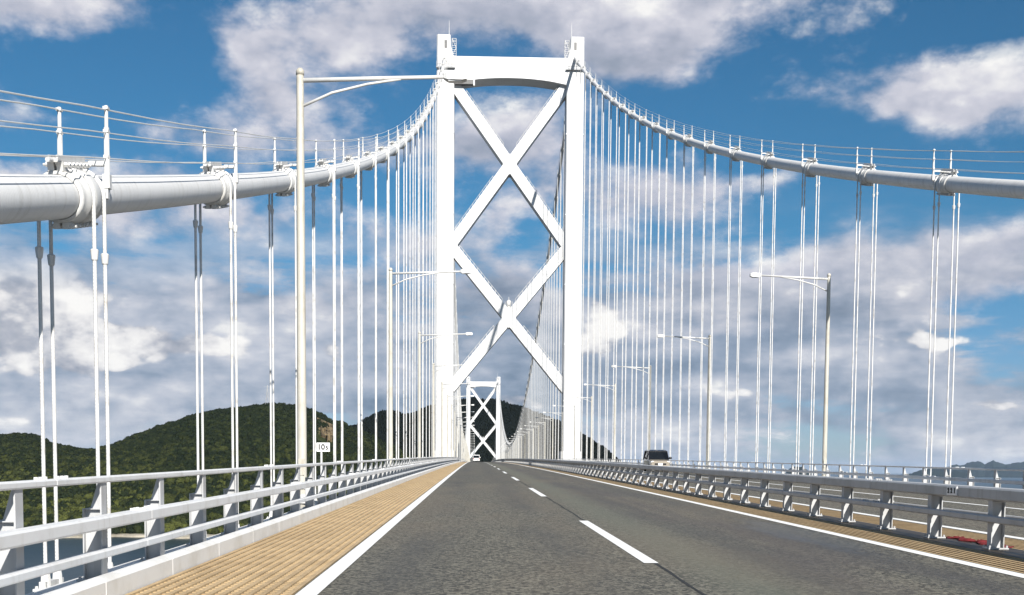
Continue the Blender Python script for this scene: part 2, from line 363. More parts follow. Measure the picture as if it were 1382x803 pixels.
# ------------------------------------------------------------------ mesh helper
class MB:
    def __init__(s): s.v = []; s.f = []
    def add(s, vs_, fs):
        o = len(s.v); s.v += [tuple(p) for p in vs_]; s.f += [tuple(i + o for i in f) for f in fs]; return s
    def box(s, x0, x1, y0, y1, z0, z1):
        return s.add([(x0, y0, z0), (x1, y0, z0), (x1, y1, z0), (x0, y1, z0), (x0, y0, z1), (x1, y0, z1), (x1, y1, z1), (x0, y1, z1)],
                     [(3, 2, 1, 0), (4, 5, 6, 7), (0, 1, 5, 4), (1, 2, 6, 5), (2, 3, 7, 6), (3, 0, 4, 7)])
    def tube(s, pts, r, n=8, caps=True):
        pts = [Vector(p) for p in pts]; rs = r if isinstance(r, (list, tuple)) else [r] * len(pts)
        rings = []; up0 = Vector((0, 0, 1)); vv = []
        for i, p in enumerate(pts):
            d = (pts[min(i + 1, len(pts) - 1)] - pts[max(i - 1, 0)]).normalized()
            a = d.cross(Vector((1, 0, 0)) if abs(d.x) < .8 else up0).normalized(); b = d.cross(a)
            rings.append(len(vv))
            for k in range(n):
                q = 2 * math.pi * k / n; vv.append(p + (a * math.cos(q) + b * math.sin(q)) * rs[i])
        ff = []
        for i in range(len(pts) - 1):
            for k in range(n):
                k2 = (k + 1) % n; ff.append((i * n + k, i * n + k2, (i + 1) * n + k2, (i + 1) * n + k))
        if caps:
            ff.append(tuple(reversed(range(n)))); ff.append(tuple(range((len(pts) - 1) * n, len(pts) * n)))
        # outward winding
        return s.add(vv, [tuple(reversed(f)) for f in ff])
    def cyl(s, a, b, r, n=12): return s.tube([a, b], r, n)
    def bar(s, a, b, w, h, up=(0, 0, 1)):
        """square bar from a to b; w across, h along 'up'"""
        a, b = Vector(a), Vector(b); d = (b - a).normalized(); side = d.cross(Vector(up)).normalized(); u = side.cross(d)
        vv = []
        for p in (a, b):
            for sx, su in ((-1, -1), (1, -1), (1, 1), (-1, 1)): vv.append(p + side * sx * w / 2 + u * su * h / 2)
        return s.add(vv, [(0, 1, 2, 3)[::-1] if False else (3, 2, 1, 0), (4, 5, 6, 7), (0, 1, 5, 4), (1, 2, 6, 5), (2, 3, 7, 6), (3, 0, 4, 7)])
    def prism_y(s, prof, y0, y1):
        """profile (x,z) counter-clockwise seen from -Y, extruded y0..y1"""
        n = len(prof)
        vv = [(x, y0, z) for x, z in prof] + [(x, y1, z) for x, z in prof]
        return s.add(vv, [tuple(range(n)), tuple(reversed(range(n, 2 * n)))] + [((i + 1) % n, i, n + i, n + (i + 1) % n) for i in range(n)])
    def sweep(s, prof, ys, zf, xoff=0.0, closed=True, caps=True):
        """profile (x,z) swept along Y following the height function zf(y)"""
        n = len(prof); vv = []; ff = []
        for y in ys:
            for x, z in prof: vv.append((x + xoff, y, z + zf(y)))
        for i in range(len(ys) - 1):
            for k in range(n if closed else n - 1):
                k2 = (k + 1) % n; ff.append((i * n + k2, i * n + k, (i + 1) * n + k, (i + 1) * n + k2))
        if closed and caps:
            ff.append(tuple(range(n))); ff.append(tuple(reversed(range((len(ys) - 1) * n, len(ys) * n))))
        return s.add(vv, ff)
    def sphere(s, c, r, n=10, m=6, sc=(1, 1, 1)):
        vv = [(c[0], c[1], c[2] + r * sc[2])]; ff = []
        for i in range(1, m):
            th = math.pi * i / m
            for k in range(n):
                ph = 2 * math.pi * k / n
                vv.append((c[0] + r * sc[0] * math.sin(th) * math.cos(ph), c[1] + r * sc[1] * math.sin(th) * math.sin(ph), c[2] + r * sc[2] * math.cos(th)))
        vv.append((c[0], c[1], c[2] - r * sc[2]))
        for k in range(n): ff.append((0, 1 + k, 1 + (k + 1) % n)); ff.append((len(vv) - 1, 1 + (m - 2) * n + (k + 1) % n, 1 + (m - 2) * n + k))
        for i in range(m - 2):
            for k in range(n): ff.append((1 + i * n + k, 1 + (i + 1) * n + k, 1 + (i + 1) * n + (k + 1) % n, 1 + i * n + (k + 1) % n))
        return s.add(vv, ff)
    def mesh(s, name, mat, smooth=False):
        me = bpy.data.meshes.new(name); me.from_pydata(s.v, [], s.f); me.update()
        if mat is not None: me.materials.append(mat)
        if smooth:
            me.shade_smooth()
        return me
    def build(s, name, mat, parent=None, loc=None, smooth=False):
        return place(s.mesh(name, mat, smooth), name, parent, loc)

def place(me, name, parent=None, loc=None, rot=None):
    o = bpy.data.objects.new(name, me); col.objects.link(o)
    if parent is not None: o.parent = parent
    if loc is not None: o.location = loc
    if rot is not None: o.rotation_euler = rot
    return o
def bevel(o, w=.01, seg=2, ang=40):
    b = o.modifiers.new('bevel', 'BEVEL'); b.width = w; b.segments = seg; b.limit_method = 'ANGLE'; b.angle_limit = R(ang); b.harden_normals = False
    return o
def tag(o, label=None, cat=None, group=None, kind=None):
    if label: o['label'] = label
    if cat: o['category'] = cat
    if group: o['group'] = group
    if kind: o['kind'] = kind
    return o
def thing(name, label, cat, loc=(0, 0, 0), group=None):
    o = bpy.data.objects.new(name, None); col.objects.link(o); o.location = loc; o.empty_display_size = .3
    return tag(o, label, cat, group)
def structure(name): 
    o = bpy.data.objects.new(name, None); col.objects.link(o); return tag(o, kind='structure')
ONES = 'first second third fourth fifth sixth seventh eighth ninth tenth eleventh twelfth thirteenth fourteenth fifteenth sixteenth seventeenth eighteenth nineteenth'.split()
def ordinal(n):
    if n < 20: return ONES[n - 1]
    t_ = {2: 'twent', 3: 'thirt', 4: 'fort', 5: 'fift', 6: 'sixt', 7: 'sevent', 8: 'eight'}[n // 10]
    return t_ + 'ieth' if n % 10 == 0 else t_ + 'y-' + ONES[n % 10 - 1]

# ------------------------------------------------------------------ layout of the bridge (x across, y along, z up; road is z = 0 under the camera)
Y_TOWER, SPAN, SEA_Z = 238.4, 770.0, -58.0
Y_TOWER2 = Y_TOWER + SPAN
Y_END = Y_TOWER2 + 252
def zr(y):
    return G * y - 1.2e-5 * y * y - 1.0e-5 * max(0.0, y - 300.0) ** 2
def zx(x): return 0.0
def frange(a, b, st):
    r = []; y = a
    while y < b - 1e-6: r.append(y); y += st
    return r + [b]
YS = frange(-12, 330, 6.0) + frange(345, Y_END, 25.0)
YS_NEAR = lambda a, b: frange(a, b, 2.5)
def slope(y): return math.atan((zr(y + .5) - zr(y - .5)))

# ------------------------------------------------------------------ sea
mb = MB(); S_ = 45000.0
mb.add([(-S_, -3000, SEA_Z), (S_, -3000, SEA_Z), (S_, S_, SEA_Z), (-S_, S_, SEA_Z)], [(0, 1, 2, 3)])
tag(mb.build('sea', M['sea']), kind='structure')

# ------------------------------------------------------------------ deck, roads, markings
def strip(x0, x1, dz, ys, nx=1):
    b = MB(); vv = []; ff = []; xs = [x0 + (x1 - x0) * i / nx for i in range(nx + 1)]
    for y in ys:
        for x in xs: vv.append((x, y, zr(y) + zx(x) + dz))
    n = nx + 1
    for i in range(len(ys) - 1):
        for k in range(nx): ff.append((i * n + k, i * n + k + 1, (i + 1) * n + k + 1, (i + 1) * n + k))
    return b.add(vv, ff)

deck = structure('bridge_deck')
b = MB()
for xa, xb, dza in ((-10.50, 10.50, 0),):
    b.sweep([(xa + .06, -.62), (xb - .06, -.62), (xb - .06, -.17), (9.7, -.17), (9.7, -.064), (-9.7, -.064), (-9.7, -.17), (xa + .06, -.17)], YS, zr)
b.build('slab', M['dull'], deck)

for sgn, nm in ((-1, 'near'), (1, 'opposite')):
    road = structure('road')
    def sx(a): return a * sgn
    def st(a, c, dz, ys, nx=1):
        p, q = sorted((sx(a), sx(c))); return strip(p, q, dz, ys, nx)
    st(8.20, 1.12, 0.0, YS, 4).build('asphalt', M['asphalt'], road)
    st(8.18, 8.00, .005, YS).build('edge_line', M['line'], road)
    st(1.34, 1.16, .005, YS).build('edge_line', M['line'], road)
    if sgn < 0:
        y = 12.4 - 19.6
        n = 0
        while y < 330:
            ya, yb = max(y, -11.5), y + 7.9
            strip(-4.86, -4.70, .005, [ya, (ya + yb) / 2, yb]).build('lane_dash', M['line'], road); y += 19.6
        # open longitudinal paving joint along the lane line: dark filler with a wandering edge
        bj = MB(); vv = []; ff = []; ys_ = frange(-10, 150, .5)
        for y in ys_:
            c0 = -4.745 + .012 * math.sin(y * 1.7) + random.uniform(-.006, .006)
            wd = .014 + .010 * random.random()
            vv += [(c0 - wd, y, zr(y) + .0025), (c0 + wd, y, zr(y) + .0025)]
        for i in range(len(ys_) - 1): ff.append((2 * i, 2 * i + 1, 2 * i + 3, 2 * i + 2))
        bj.add(vv, ff).build('paving_joint', M['tyre'], road)
    else:
        st(5.72, 5.88, .005, YS).build('lane_line', M['line'], road)
    # steel expansion joint at the tower
    jb = MB()
    for dy in (0.0, .35):
        p, q = sorted((sx(8.2), sx(1.12)))
        jb.sweep([(p, .004), (q, .004), (q, .012), (p, .012)], [Y_TOWER - 2 + dy, Y_TOWER - 1.85 + dy], lambda y: zr(y))
    jb.build('expansion_joint', M['steel'], road)

# tan grating strips beside the carriageways: panels of lengthwise bars and cross bars over a shallow pan
def grating_mesh(width, length, nbar, pitch, name):
    b = MB(); bw = .046
    for i in range(nbar + 1):
        x = i * (width - bw) / nbar; b.box(x, x + bw, .004, length - .004, -.040, 0.0)
    n = int(length / pitch)
    for j in range(n):
        y = (j + .5) * length / n
        b.box(.002, width - .002, y - .031, y + .031, -.040, -.013)
    return b.mesh(name, M['grating'])
PANEL = 2.0
for xa, xb, y0, y1, lab in ((-9.58, -8.22, -6, 136, 'l'), (-1.10, -.30, 2, 136, 'cl'), (.30, 1.10, 6, 136, 'cr'), (8.22, 9.58, 24, 136, 'r')):
    g = structure('deck_grating')
    wd = xb - xa
    me = grating_mesh(wd, PANEL, max(4, round(wd / .115)), .125, 'grating_panel')
    y = y0; i = 0
    while y < y1:
        o = place(me, 'grating_panel', g, (xa, y, zr(y) + zx((xa + xb) / 2) - .001), (slope(y + 1), 0, 0)); y += PANEL
    strip(xa, xb, -.058, frange(y0, y1, 4.0)).build('pan', M['soil'], g)
    strip(xa, xb, -.004, frange(y1, Y_END, 14.0)).build('far_grating', M['grating'], g)
# brown drain channel under the centre barrier
dr = structure('drain_channel')
b = MB(); b.sweep([(-.285, -.05), (.285, -.05), (.285, .000), (-.285, .000)], YS, zr); b.build('channel', M['soil'], dr)

# steel kerbs in two-metre blocks
KPROF = [(-9.60, -.02), (-9.60, .145), (-9.625, .172), (-9.665, .180), (-9.705, .180), (-9.715, -.035), (-10.49, -.035), (-10.49, -.16), (-9.705, -.16)]
for sgn in (-1, 1):
    kb = structure('kerb')
    prof = KPROF if sgn < 0 else [(-x, z) for x, z in reversed(KPROF)]
    # profile given clockwise for the left kerb: reverse it so faces look outward
    prof = list(reversed(prof))
    b = MB(); b.prism_y(prof, 0.006, 1.994); me = b.mesh('kerb_block', M['kerb'])
    y = -6.9 if sgn < 0 else 21.1
    while y < 150:
        place(me, 'kerb_block', kb, (0, y, zr(y) + zx(9.6 * max(0, sgn))), (slope(y + 1), 0, 0)); y += 2.0
    b = MB(); b.sweep(prof, frange(y, Y_END, 12.0), lambda q: zr(q) + zx(9.6 * max(0, sgn))); b.build('far_kerb', M['kerb'], kb)

# top chord and floor beams of the stiffening truss, below the road
tr = structure('stiffening_truss')
for x in (-13, 13):
    b = MB(); b.sweep([(x - .45, -2.1), (x + .45, -2.1), (x + .45, -1.25), (x - .45, -1.25)], YS, zr); b.build('top_chord', M['white'], tr)
    b = MB(); b.sweep([(x - .4, -10.6), (x + .4, -10.6), (x + .4, -9.8), (x - .4, -9.8)], YS, zr); b.build('bottom_chord', M['white'], tr)
fb = MB(); fb.box(-12.5, 12.5, -.25, .25, -2.05, -1.30); fbm = fb.mesh('floor_beam', M['dull'])
y = -1.6
while y < 240:
    place(fbm, 'floor_beam', tr, (0, y, zr(y))); y += 10.0

# ------------------------------------------------------------------ guard rails
def outer_post_mesh(sgn):
    """I-section post with a stepped, tapering fin; x grows away from the road"""
    b = MB(); s_ = sgn
    def X(u): return s_ * u
    # road-side flange
    x0, x1 = sorted((X(0.0), X(.014))); b.box(x0, x1, -.075, .075, -.034, .885)
    # web with stepped fin
    pr = [(.013, -.034), (.170, -.034), (.170, .640), (.122, .652), (.110, .690), (.055, .880), (.013, .880)]
    pr = [(X(u), z) for u, z in pr]
    if s_ < 0: pr = list(reversed(pr))
    b.prism_y(pr, -.007, .007)
    x0, x1 = sorted((X(.169), X(.180))); b.box(x0, x1, -.065, .065, -.034, .640)
    x0, x1 = sorted((X(-.02), X(.23))); b.box(x0, x1, -.11, .11, -.0345, -.015)
    x0, x1 = sorted((X(.012), X(.170))); b.box(x0, x1, -.06, .06, .632, .6405)
    for u in (.03, .205):
        for yy in (-.085, .085): b.cyl((X(u), yy, -.02), (X(u), yy, .012), .014, 6)
    return b.mesh('post', M['rail'])

def rail_segments(g, name, prof, mat, x0, ya, yb, seg, zoff=0.0, bolts=None, joint0=11.9):
    y = ya
    bps = [q for q in [joint0 + seg * i for i in range(-4, 80)] if ya < q < yb - 3]
    edges = [ya] + bps + [yb]
    for a, c in zip(edges[:-1], edges[1:]):
        bb = MB(); bb.sweep(prof, frange(a + .006, c - .006, 3.5), lambda q: zr(q) + zoff, x0)
        o = bb.build(name, mat, g, (0, 0, 0))
        if bolts and a < 110 and a != ya:
            h = MB()
            for dx in (-.34, -.24, -.14, .14, .24, .34):
                for bx in bolts[0]:
                    q = a + dx; zz = zr(q) + zoff + bolts[1]
                    h.cyl((x0 + bx, q, zz - .002), (x0 + bx, q, zz + .022), .017, 6)
            tag(h.build('bolt_row', mat, o), kind='stuff')
    return edges

def rect(x0, x1, z0, z1, c=.018):
    return [(x0 + c, z0), (x1 - c, z0), (x1, z0 + c), (x1, z1 - c), (x1 - c, z1), (x0 + c, z1), (x0, z1 - c), (x0, z0 + c)]
def octa(cx, cz, r): return [(cx + r * math.cos(2 * math.pi * (k + .5) / 10), cz + r * math.sin(2 * math.pi * (k + .5) / 10)) for k in range(10)]

N_END = 252
for sgn, lab, ystart in ((-1, 'white steel parapet of three rails on the kerb left of the lane', -4.9), (1, 'white steel parapet beyond the opposite lanes, along the right edge', 21.1)):
    zo = -.12 if sgn > 0 else 0.0
    g = thing('guardrail', lab, 'guardrail', (0, 0, 0), 'steel guardrails of the bridge')
    me = outer_post_mesh(sgn)
    y = ystart + 0.0
    while y > -6: y -= 2.0
    y = (-5.15 if sgn < 0 else 20.85)
    while y < N_END:
        place(me, 'post', g, (sgn * 10.165, y, zr(y) + zo)); y += 2.0
    a0 = -6 if sgn < 0 else 19
    xm = sgn * 10.09
    rail_segments(g, 'top_rail', rect(-.045, .045, .880, .942, .014), M['railw'], sgn * 10.19, a0, 256, 10.0, zo, ((0.0,), .942), 9.6)
    p0, p1 = sorted((-sgn * .07, sgn * .07))
    rail_segments(g, 'main_rail', rect(-.075, .075, .470, .588), M['railw'], xm, a0, 256, 10.0, zo, ((-.03, .03), .588))
    rail_segments(g, 'lower_rail', rect(-.05, .05, .200, .275, .014), M['railw'], sgn * 10.11, a0, 256, 10.0, zo)
    bb = MB()
    for pr, x0 in ((rect(-.045, .045, .880, .942), sgn * 10.19), (rect(-.075, .075, .470, .588), xm), (rect(-.05, .05, .200, .275), sgn * 10.11)):
        bb.sweep(pr, frange(256.02, Y_END, 20.0), lambda q: zr(q) + zo, x0)
    bb.build('far_rails', M['railw'], g)

def centre_post_mesh():
    b = MB()
    b.box(-.074, .074, -.007, .007, .005, .625)
    b.box(-.086, -.074, -.06, .06, .005, .640); b.box(.074, .086, -.06, .06, .005, .640)
    b.box(-.13, .13, -.10, .10, .002, .020)
    b.box(-.073, .073, -.055, .055, .600, .612)
    for u in (-.11, .11):
        for yy in (-.08, .08): b.cyl((u, yy, .02), (u, yy, .05), .014, 6)
    return b.mesh('post', M['rail'])
g = thing('guardrail', 'grey steel centre barrier between the two carriageways', 'guardrail', (0, 0, 0), 'steel guardrails of the bridge')
me = centre_post_mesh()
y = 4.65
while y < N_END:
    place(me, 'post', g, (0, y, zr(y))); y += 1.98
rail_segments(g, 'main_rail', rect(-.13, .13, .628, .788, .022), M['rail'], 0.0, 3, 256, 10.0, 0, ((-.08, .08), .788), 18.9)
for s_ in (-1, 1):
    rail_segments(g, 'lower_rail', rect(-.045, .045, .350, .438, .014), M['rail'], s_ * .133, 3, 256, 10.0, 0, ((0.0,), .438), 18.9 + .02 * s_)
bb = MB()
for pr, x0 in ((rect(-.15, .15, .640, .790), 0), (rect(-.045, .045, .35, .438), -.16), (rect(-.045, .045, .35, .438), .16)):
    bb.sweep(pr, frange(256.02, Y_END, 20.0), zr, x0)
bb.build('far_rails', M['rail'], g)
bb = MB(); y = N_END + 2
while y < 700: bb.box(-.1, .1, y - .07, y + .07, zr(y), zr(y) + .63); y += 2
tag(bb.build('far_posts', M['rail'], g), kind='stuff')

# ------------------------------------------------------------------ towers
T_TOP = 85.3
def make_tower(base_z, label, y0):
    t = thing('bridge_tower', label, 'bridge tower', (0, y0, base_z), 'white steel towers of the suspension bridge')
    DZ = SEA_Z - base_z
    hd = 2.4
    for s_ in (-1, 1):
        # leg: constant below the portal, inner side drawn in above it
        b = MB()
        lv = [(DZ, 10.6, 15.6, 3.4), (-12, 10.9, 15.2, 2.9), (0, 11.25, 14.85, 2.4), (80.9, 11.30, 14.80, 2.4), (81.2, 11.45, 14.80, 2.3), (83.2, 12.0, 14.80, 2.2), (T_TOP, 12.05, 14.80, 2.2)]
        ch = .22; vv = []; ff = []
        for z, xi, xo, d in lv:
            ring = [(xi + ch, -d), (xo - ch, -d), (xo, -d + ch), (xo, d - ch), (xo - ch, d), (xi + ch, d), (xi, d - ch), (xi, -d + ch)]
            if s_ < 0: ring = [(-x, y_) for x, y_ in reversed(ring)]
            vv += [(x, y_, z) for x, y_ in ring]
        for i in range(len(lv) - 1):
            for k in range(8): ff.append((i * 8 + k, i * 8 + (k + 1) % 8, (i + 1) * 8 + (k + 1) % 8, (i + 1) * 8 + k))
        ff.append(tuple(range((len(lv) - 1) * 8, len(lv) * 8)))
        b.add(vv, ff); leg = b.build('leg', M['tower'], t)
        # field splices of the leg shaft: thin proud cover bands
        for z in (12.5, 24.0, 36.0, 50.0, 66.0):
            q = MB(); xi, xo = (11.235, 14.855) if s_ > 0 else (-14.855, -11.235)
            q.box(xi, xo, -2.415, 2.415, z, z + .22); q.build('splice_band', M['tower'], leg)
        q = MB(); xi, xo = sorted((s_ * 10.85, s_ * 15.1)); q.box(xi, xo, -2.75, 2.75, -1.6, 2.3); q.build('base_collar', M['tower'], leg)
        # saddle slot, platform and ladder cage at the top
        q = MB(); q.box(s_ * 13 - .28, s_ * 13 + .28, -2.23, -2.10, 82.0, 84.2); q.build('saddle_slot', M['steel'], leg)
        q = MB(); q.box(s_ * 13 - 1.9, s_ * 13 + 1.9, -2.95, -2.41, 78.6, 78.72)
        for k in range(7):
            xx = s_ * 13 - 1.85 + k * 3.7 / 6; q.cyl((xx, -2.9, 78.7), (xx, -2.9, 79.8), .03, 5)
        q.cyl((s_ * 13 - 1.88, -2.9, 79.8), (s_ * 13 + 1.88, -2.9, 79.8), .03, 5); q.cyl((s_ * 13 - 1.88, -2.9, 79.25), (s_ * 13 + 1.88, -2.9, 79.25), .03, 5)
        q.build('platform', M['dull'], leg)
        q = MB(); cx = s_ * 11.35
        for dx in (-.42, .42):
            for dy in (-2.0, -1.0): q.cyl((cx + dx, dy, 81.1), (cx + dx, dy, 84.6), .045, 5)
        for z in (81.6, 82.4, 83.2, 84.0, 84.6):
            for dy in (-2.0, -1.0): q.cyl((cx - .42, dy, z), (cx + .42, dy, z), .05, 5)
            for dx in (-.42, .42): q.cyl((cx + dx, -2.0, z), (cx + dx, -1.0, z), .05, 5)
        for a_, c_ in (((-.42, 81.1), (.42, 82.8)), ((.42, 82.8), (-.42, 84.6))): q.cyl((cx + a_[0], -2.0, a_[1]), (cx + c_[0], -2.0, c_[1]), .05, 5)
        q.build('ladder_cage', M['white'], t)
        q = MB(); mx = s_ * (12.35 if s_ < 0 else 12.25); q.tube([(mx, -1.6, T_TOP - .1), (mx, -1.6, T_TOP + 1.2), (mx, -1.6, T_TOP + 2.9)], [.07, .06, .03], 6); q.build('lightning_rod', M['white'], leg)
    # arched portal beam
    b = MB(); n = 24; hd = 2.36; vv = []; ff = []
    for i in range(n + 1):
        x = -11.6 + 23.2 * i / n; u = abs(x) / 11.3
        zb = 76.95 - 1.15 * u ** 2.2
        vv += [(x, -hd, zb), (x, hd, zb), (x, hd, 81.05), (x, -hd, 81.05)]
    for i in range(n):
        a = i * 4; c = a + 4
        ff += [(a, c, c + 3, a + 3), (a + 1, a, a + 3, a + 2)[:0] or (c + 1, a + 1, a + 2, c + 2), (a + 1, c + 1, c, a), (a + 3, c + 3, c + 2, a + 2)]
    b.add(vv, ff); beam = b.build('portal_beam', M['tower'], t)
    for x in (-7.2, -2.6, 2.6, 7.2):
        zb = 76.95 - 1.15 * (abs(x) / 11.3) ** 2.2
        q = MB(); q.box(x - .10, x + .10, -2.05, 2.05, zb - .12, zb + .03); q.build('underside_rib', M['tower'], beam)
    q = MB(); q.box(-11.1, -7.5, -2.5, -1.2, 75.6, 76.45); q.build('inspection_gantry', M['steel'], beam)
    q = MB(); q.box(-7.46, -7.15, -2.5, -2.2, 75.3, 76.6); q.build('gantry_post', M['white'], beam)
    # two storeys of diagonal bracing
    for zt, zb in ((76.6, 43.9), (43.9, 15.0)):
        for s_ in (-1, 1):
            a_ = Vector((-11.9 * s_, 0, zt)); c_ = Vector((11.9 * s_, 0, zb))
            b = MB(); yo = .0 if s_ > 0 else .006
            b.bar(a_ + Vector((0, yo, 0)), c_ + Vector((0, yo, 0)), 2.10, 3.0 + (0 if s_ > 0 else -.02), up=(0, 1, 0))
            br = b.build('brace', M['tower'], t)
            # stair rail on the upper edge
            d = (c_ - a_).normalized(); nrm = Vector((-d.z, 0, d.x));
            if nrm.z < 0: nrm = -nrm
            L = (c_ - a_).length; q = MB(); prev = None
            for k in range(int(L / 1.15)):
                p = a_ + d * (1.6 + k * 1.15)
                if abs(p.x) > 11.0 or abs(p.x) < 2.1: prev = None; continue
                e_ = p + nrm * 1.03; top = e_ + Vector((0, 0, .62))
                for yy in (-1.2,):
                    q.cyl(e_ + Vector((0, yy, 0)), top + Vector((0, yy, 0)), .05, 4)
                if prev is not None: q.cyl(prev + Vector((0, -1.2, 0)), top + Vector((0, -1.2, 0)), .04, 4)
                prev = top
            tag(q.build('stair_rail', M['white'], br), kind='stuff')
        # gusset block at the crossing
        zm = (zt + zb) / 2
        q = MB(); q.prism_y([(0, zm - 2.1), (1.45, zm), (0, zm + 2.1), (-1.45, zm)], -1.512, 1.512); q.build('gusset', M['tower'], t)
    # obstruction beacon on the lower crossing
    q = MB(); zc = 29.45 + 1.9; q.cyl((0, -.6, zc), (0, -.6, zc + .5), .30, 8); q.sphere((0, -.6, zc + 1.15), .55, 10, 8, (1, 1, 1.25))
    q.cyl((0, -.6, zc + 1.8), (0, -.6, zc + 2.4), .05, 5)
    for k in range(6):
        an = k * math.pi / 3; q.cyl((.75 * math.cos(an), -.6 + .75 * math.sin(an), zc + .1), (.75 * math.cos(an), -.6 + .75 * math.sin(an), zc + 1.5), .04, 4)
    q.build('beacon', M['white'], t)
    # pier in the water
    q = MB(); q.box(-20, 20, -9, 9, DZ - 3, DZ + 9); q.build('pier', M['dull'], t)
    return t
make_tower(zr(Y_TOWER), 'tall white near bridge tower with crossed bracing straddling the road', Y_TOWER)
make_tower(zr(Y_TOWER2) - .6, 'small distant white bridge tower framed between the near tower legs', Y_TOWER2)

# ------------------------------------------------------------------ main cables
Z_T1 = zr(Y_TOWER) + 82.2; Z_T2 = zr(Y_TOWER2) + 81.6
def zc(y):
    """height of the main cable axis"""
    if y < Y_TOWER:
        q = 4.906e-4 * y * y + .22988 * y + .98
        e_ = Y_TOWER; qe = 4.906e-4 * e_ * e_ + .22988 * e_ + .98
        return q + (Z_T1 - qe) * (max(0, y - 60) / (e_ - 60)) ** 2
    if y <= Y_TOWER2:
        s_ = (y - Y_TOWER) / SPAN
        return Z_T1 + (Z_T2 - Z_T1) * s_ - 4 * 66.5 * s_ * (1 - s_)
    s_ = (y - Y_TOWER2) / 250.0
    return Z_T2 + (zr(Y_END) + 4 - Z_T2) * s_ - 4 * 7.0 * s_ * (1 - s_)
def ctan(y): return math.atan((zc(y + .5) - zc(y - .5)))

CY = frange(2.0, 120, 2.0) + frange(124, Y_TOWER, 4.0) + frange(Y_TOWER + 4, Y_TOWER2, 8.0) + frange(Y_TOWER2 + 8, Y_END, 10.0)
for x, side in ((-13, 'left'), (13, 'right')):
    c_ = thing('main_cable', 'thick white main suspension cable rising to the tower on the %s' % side, 'suspension cable', (x, 0, 0), 'main cables of the bridge')
    b = MB(); b.tube([(0, y, zc(y)) for y in CY], .322, 28); b.build('cable', M['cable'], c_, smooth=True)
    hy = frange(2.0, 90, 2.0) + frange(94, Y_TOWER - 3, 6.0)
    hy2 = frange(Y_TOWER + 3, Y_TOWER2, 12.0)
    for sx_ in (-.39, .39):
        for hz in (1.36, 1.0, .6):
            b = MB()
            b.tube([(sx_, y, zc(y) + hz - .03 * abs(math.sin(math.pi * (y - 8.4) / 10.0))) for y in hy], .012 if hz > 1.2 else .0095, 6)
            b.build('hand_rope', M['white'], c_)
        b = MB()
        for hz in (1.36, .8): b.tube([(sx_, y, zc(y) + hz) for y in hy2], .016, 5)
        b.build('far_hand_rope', M['white'], c_)

# ------------------------------------------------------------------ suspenders: clamp, four ropes with sockets, posts of the catwalk rope
def band_mesh(detail):
    """cable band along +y, radius about .39; saddles for two ropes; bolted flanges above and below"""
    b = MB(); n = 28 if detail else 10
    prof = [(-.62, .330), (-.62, .372), (-.56, .385), (-.40, .385), (-.36, .425), (-.32, .425), (-.29, .395), (-.17, .395), (-.14, .425), (-.05, .430), (.05, .430), (.14, .425), (.17, .395), (.29, .395), (.32, .425), (.36, .425), (.40, .385), (.56, .385), (.62, .372), (.62, .330)]
    if not detail: prof = [(-.62, .330), (-.62, .385), (-.36, .41), (.36, .41), (.62, .385), (.62, .330)]
    vv = []; ff = []
    for y, r in prof:
        for k in range(n): q = 2 * math.pi * k / n; vv.append((r * math.cos(q), y, r * math.sin(q)))
    for i in range(len(prof) - 1):
        for k in range(n): ff.append((i * n + k, (i + 1) * n + k, (i + 1) * n + (k + 1) % n, i * n + (k + 1) % n))
    b.add(vv, ff)
    return b
def flange_mesh(up):
    b = MB(); s_ = 1 if up else -1
    z0, z1 = sorted((s_ * .370, s_ * (.520 if up else .470)))
    for x0, x1 in ((-.115, -.02), (.02, .115)): b.box(x0, x1, -.60, .60, z0, z1)
    for k in range(7):
        y = -.51 + k * .17
        b.cyl((-.205, y, s_ * (.462 if up else .432)), (.205, y, s_ * (.462 if up else .432)), .022, 6)
        for x in (-1, 1): b.cyl((x * .114, y, s_ * (.462 if up else .432)), (x * .165, y, s_ * (.462 if up else .432)), .042, 6)
    return b
bm_near = band_mesh(True).mesh('band', M['white'], True); bm_far = band_mesh(False).mesh('band', M['white'], True)
fl_up = flange_mesh(True).mesh('flange', M['white']); fl_dn = flange_mesh(False).mesh('flange', M['white'])
def post_mesh(s_):
    b = MB(); x = s_ * .39
    b.tube([(x, 0, .30), (x, 0, 1.06)], [.046, .042], 8); b.tube([(x, 0, 1.06), (x, 0, 1.40)], .030, 8)
    for z in (.6, 1.0, 1.36): b.box(x - .04, x + .04, -.05, .05, z - .022, z + .022)
    b.box(x - .055, x + .055, -.06, .06, .10, .32)
    x0, x1 = sorted((s_ * .10, x)); b.box(x0, x1, -.045, .045, .455, .525)
    b.bar((x, 0, .32), (x - s_ * .01, 0, -.06), .06, .09, up=(0, 1, 0))
    return b.mesh('post', M['white'])
pm = {s_: post_mesh(s_) for s_ in (-1, 1)}
def socket_mesh():
    b = MB(); b.tube([(0, 0, .09), (0, 0, .075), (0, 0, -.07), (0, 0, -.09)], [.046, .064, .048, .034], 10); return b.mesh('socket', M['white'])
sm = socket_mesh()
def anchor_mesh():
    b = MB()
    b.box(-.14, .14, -.42, .42, -.02, .05)
    b.box(-.05, .05, -.40, .40, .05, .16)
    for y in (-.25, .25):
        b.tube([(0, y, .05), (0, y, .22), (0, y, .42)], [.085, .075, .045], 8)
    for y in (-.36, 0, .36):
        for x in (-.10, .10): b.cyl((x, y, .05), (x, y, .09), .025, 6)
    return b.mesh('anchor', M['white'])
am = anchor_mesh()
box_up = MB(); 
for xx in (-.06, .06): box_up.box(xx - .012, xx + .012, -.66, .58, .522, .60)
box_up.box(-.09, .09, -.72, -.60, .50, .56); box_up.cyl((0, -.90, .53), (0, -.60, .53), .035, 8)
bu = box_up.mesh('rope_bracket', M['white'])

